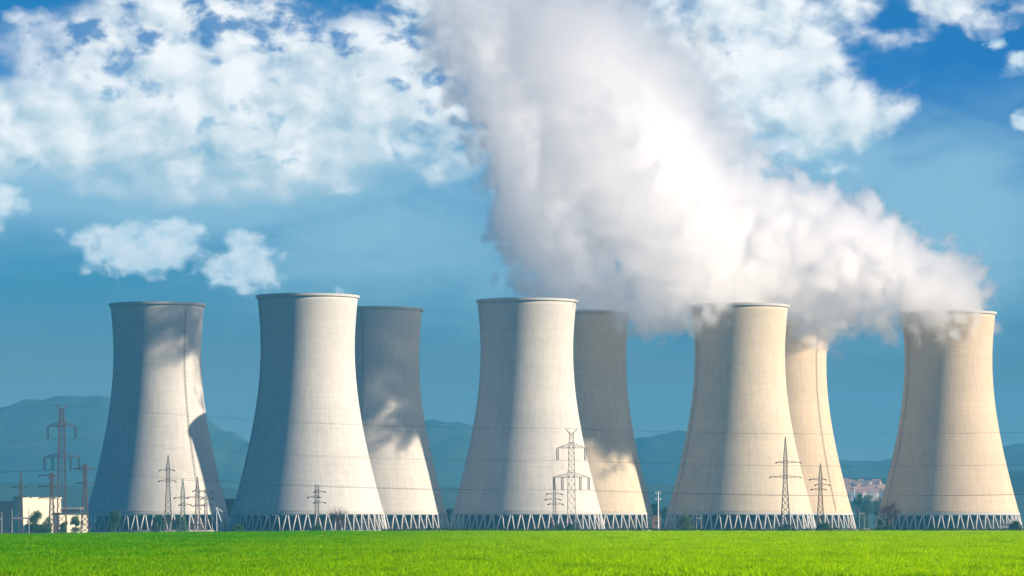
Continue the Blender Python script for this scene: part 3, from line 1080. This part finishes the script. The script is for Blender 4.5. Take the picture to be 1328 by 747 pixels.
small_pylon(256, 1830, 618, 'reddish spired pylon near the shadow edge of the leftmost tower', M['pink'], [(637, 4, 8), (645, 10, 6), (656, 3, 7)], 4.6, 2.3, 658, 636, 0.16)
small_pylon(267, 1880, 634, 'short pylon with three arms at the right edge of the leftmost tower', M['steel'], [(638, 7, 7), (647, 4, 8), (655, 3, 6)], 2.6, 1.4, 650, 638, 0.13)
small_pylon(411, 1800, 629, 'flat topped ladder like pylon in front of the tallest looking tower', M['steel'], [(638, 2, 9), (645, 10, 2), (652, 2, 9)], 3.4, 2.5, 660, 629, 0.15)
small_pylon(719, 1770, 618, 'small dark pylon with three arms just left of the middle lattice pylon', M['steel'], [(641, 8, 8), (648, 10, 6), (654, 6, 9)], 3.0, 1.4, 645, 632, 0.13)
small_pylon(1018.5, 1780, 567, 'slim dark pylon with long spire in front of the steaming front tower', M['steel'], [(600, 10, 18), (619, 18, 18)], 6.5, 2.3, 622, 594, 0.17)
small_pylon(1064, 1800, 601, 'lattice pylon with three arms in front of the sunlit rear tower', M['steel'], [(622, 12, 5), (629, 5, 10), (635, 10, 5)], 5.2, 2.1, 638, 617, 0.15)

# white pole with insulators between two towers
x = PX(853.5, 1850)
t = empty('utility_pole', (x, 1850, 0), 'white pole with short insulator arms between the rear tower and the front tower', 'pole')
b = MB(); b.bar((0, 0, 0), (0, 0, PZ(637, 1850)), 0.42, 0.26, 10); b.build('shaft', M['white'], t)
for py in (640, 648):
    b = MB(); b.bar((-1.3, 0, PZ(py, 1850)), (1.3, 0, PZ(py, 1850)), 0.2, None, 6)
    for q in (-1.1, 0, 1.1):
        b.bar((q, 0, PZ(py, 1850)), (q, 0, PZ(py, 1850) + 0.9), 0.26, 0.14, 6)
    b.build('arm', M['white'], t)

# substation gantries
def gantry(px0, px1, top, beam, D, label, r=0.28, mat='white'):
    x0, x1 = PX(px0, D), PX(px1, D)
    t = empty('substation_gantry', ((x0 + x1) / 2, D, 0), label, 'gantry', 'grey gantries of the switchyard')
    hw = (x1 - x0) / 2
    for q in (-1, 1):
        b = MB(); b.bar((q * hw, 0, 0), (q * hw, 0, PZ(top, D)), r, r * .6, 8); b.build('post', M['basin'] if mat == 'g' else M['white'], t)
    b = MB()
    zb = PZ(beam, D)
    b.box(-hw, -.3, zb - .35, hw, .3, zb + .35)
    b.build('beam', M['basin'] if mat == 'g' else M['white'], t)


gantry(15.5, 37.5, 660, 672, 1780, 'pale gantry of two posts and a beam left of the white building', mat='g')
gantry(-14, 2.2, 664, 673, 1780, 'pale gantry cut by the left edge of the picture', mat='g')
gantry(1114.5, 1120.5, 664, 666, 1900, 'narrow pale gantry in the gap left of the leafless tree', r=0.22, mat='g')
gantry(903, 909, 665, 672, 1860, 'narrow pale gantry beside the olive tree', r=0.22, mat='g')

# white steel frame near the leftmost tower
D = 1800
x = PX(283, D)
t = empty('switch_frame', (x, D, 0), 'slanted white switch frame right of the leftmost tower', 'frame')
b = MB(); b.bar((-0.6, 0, 0), (-0.9, 0, PZ(658, D)), .20, .16, 8); b.build('post', M['white'], t)
b = MB(); b.bar((-0.9, 0, PZ(659, D)), (1.5, 0, PZ(676, D)), .26, .2, 8); b.build('strut', M['white'], t)
b = MB(); b.bar((-0.9, 0, PZ(658, D)), (2.0, 0, PZ(664, D)), .16, None, 6); b.build('arm', M['white'], t)

# ------------------------------------------------------------------ overhead wires
def wire(a, c, sag, r=0.036, grp='overhead wires strung across the towers', lab='thin dark overhead wire strung between the tall lattice pylons'):
    o = (a + c) / 2
    b = MB()
    n = 28
    pts = []
    for i in range(n + 1):
        k = i / n
        p = a.lerp(c, k)
        p.z -= sag * 4 * k * (1 - k)
        pts.append(p - o)
    for p, q in zip(pts, pts[1:]):
        b.bar(p, q, r, None, 4)
    w_ = b.build('power_line', M['wire'])
    w_.location = o
    tag(w_, lab, 'power line', grp)


for a, c in zip(e_left, e_mid):
    wire(a, c, 3.0)
for k, a in enumerate(e_mid):
    wire(a, Vector((a.x + 330, 1740, a.z + 2.0)), 4.0, lab='thin dark overhead wire running right from the middle lattice pylon')
for k, a in enumerate(e_left):
    wire(a, Vector((a.x - 160, 1900, a.z + 1.0)), 2.0, lab='thin dark overhead wire running left from the tallest red pylon')

# ------------------------------------------------------------------ buildings
M['cream'] = simple('cream_render', (0.66, 0.60, 0.46), 0.06)
M['shed'] = simple('dark_cladding', (0.035, 0.06, 0.085), 0.15)
M['roofm'] = simple('grey_roof', (0.16, 0.15, 0.16), 0.15)
M['glass'] = simple('window_glass', (0.03, 0.04, 0.05), 0.1, rough=0.15, spec=0.5)
M['brick'] = simple('faded_brick', (0.30, 0.17, 0.13), 0.2)


def building(name, label, cat, px0, px1, top, D, depth, wall, roof, wins=(), rz=0.0, parapet=0.7, group=None):
    x0, x1 = PX(px0, D), PX(px1, D)
    hw = (x1 - x0) / 2 / math.cos(rz)
    h = PZ(top, D)
    t = empty(name, ((x0 + x1) / 2, D, 0), label, cat, group, rz)
    b = MB(); b.box(-hw, 0, 0, hw, depth, h - parapet)
    # pilaster strips and panel joints
    n = max(2, int(2 * hw / 3))
    for i in range(1, n):
        xx = -hw + 2 * hw * i / n
        b.box(xx - .06, -.05, 0.3, xx + .06, -.002, h - parapet - .3)
    b.build('wall', wall, t)
    b = MB(); b.box(-hw - .2, -.2, h - parapet, hw + .2, depth + .2, h)
    b.build('roof', roof, t)
    for (wx, wz, ww, wh) in wins:
        f = MB(); f.box(wx - ww / 2 - .12, -.10, wz - .12, wx + ww / 2 + .12, -.055, wz + wh + .12)
        fo_ = f.build('window', M['roofm'], t)
        p = MB(); p.box(wx - ww / 2, -.13, wz, wx + ww / 2, -.105, wz + wh)
        p.build('pane', M['glass'], fo_)
    return t


building('white_building', 'tall blank cream building behind trees and red pylons at far left', 'building', 32, 77, 645, 1900, 8, M['cream'], M['cream'],
         [(7.0, 8.5, .9, 1.6), (7.0, 5.0, .9, 1.6), (7.0, 12.0, .9, 1.6)], rz=R(42))
building('low_annex', 'low cream annex with dark roof right of the tall cream building', 'building', 78.5, 113, 665, 1890, 6, M['cream'], M['shed'],
         [(-4.2, 3.8, 1.2, 1.6), (-1.4, 3.8, 1.2, 1.6), (1.6, 3.8, 1.2, 1.6), (4.6, 3.8, 1.2, 1.6)], rz=R(36), parapet=1.0)
building('flat_hall', 'dim hall with pale roof edge seen above the low annex', 'building', 80, 104, 658, 1990, 20, M['shed'], M['basin'], rz=R(2), parapet=1.0)
building('dark_shed', 'dark blue industrial shed at the left edge of the picture', 'shed', -60, 30.5, 650, 1960, 40, M['shed'], M['shed'], parapet=.8)
building('plant_block', 'dim brownish block in the gap between the two left towers', 'building', 288, 312, 647, 2260, 20, M['brick'], M['roofm'])
building('brick_hut', 'small pinkish hut at the foot of the white pole', 'hut', 846, 857, 668, 1990, 8, M['brick'], M['roofm'], [(0, 4, 1.0, 1.2)])
building('control_hut', 'small pale hut low before the right foot of the rightmost tower', 'hut', 1300, 1308, 679, 1800, 4, M['rim'], M['roofm'], [(0, 1.2, .9, .9)])


# village on the far slope between the two right towers
VIL = 'hazy terracotta and white houses on the far slope'
rn = random.Random(3)
M['terr'] = simple('terracotta_tiles', (0.36, 0.20, 0.14), 0.2)
M['plaster'] = simple('pale_plaster', (0.50, 0.44, 0.40), 0.1)


def house(px, py, D, w_, h_, d_):
    c = P(px, py, D)
    t = empty('far_house', c, 'hazy house with pitched terracotta roof on the far slope left of the rightmost tower', 'house', VIL, rn.uniform(-.4, .4))
    b = MB(); b.box(-w_ / 2, 0, -8, w_ / 2, d_, h_); b.build('wall', M['plaster'], t)
    r = MB()
    r.v = [(-w_ / 2 - .6, -.6, h_), (w_ / 2 + .6, -.6, h_), (w_ / 2 + .6, d_ + .6, h_), (-w_ / 2 - .6, d_ + .6, h_), (-w_ / 2, d_ / 2, h_ + 3.4), (w_ / 2, d_ / 2, h_ + 3.4)]
    r.f = [(0, 1, 5, 4), (2, 3, 4, 5), (1, 2, 5), (3, 0, 4), (0, 3, 2, 1)]
    r.build('roof', M['terr'], t)


for i in range(52):
    u_ = rn.random()
    py = 623 + 17 * u_
    D = 5350 - 480 * u_
    house(1094 + 54 * rn.random(), py + 4, D, rn.uniform(6, 10), rn.uniform(2.5, 4.5), rn.uniform(5, 8))

# small white van parked left of the ivy stump
D = 1720
t = empty('parked_van', (PX(1127, D), D, 0), 'small white van parked left of the leafless tree', 'van', None, R(8))
b = MB()
prof = [(-2.5, .45), (2.0, .45), (2.45, .6), (2.5, 1.15), (1.75, 1.35), (1.15, 2.15), (-2.45, 2.2)]
n = len(prof)
for yy_ in (-.95, .95):
    b.v += [(px_, yy_, pz_) for px_, pz_ in prof]
b.f = [tuple(range(n)), tuple(reversed(range(n, 2 * n)))] + [(i, i + n, (i + 1) % n + n, (i + 1) % n) for i in range(n)]
b.build('body', M['white'], t)
for wx in (-1.6, 1.55):
    for wy in (-.9, .9):
        b = MB(); b.bar((wx, wy - .12, .36), (wx, wy + .12, .36), .36, None, 14); b.build('wheel', M['insul'], t)
b = MB(); b.box(.1, -.975, 1.4, 1.1, -.955, 1.95); b.build('side_window', M['glass'], t)
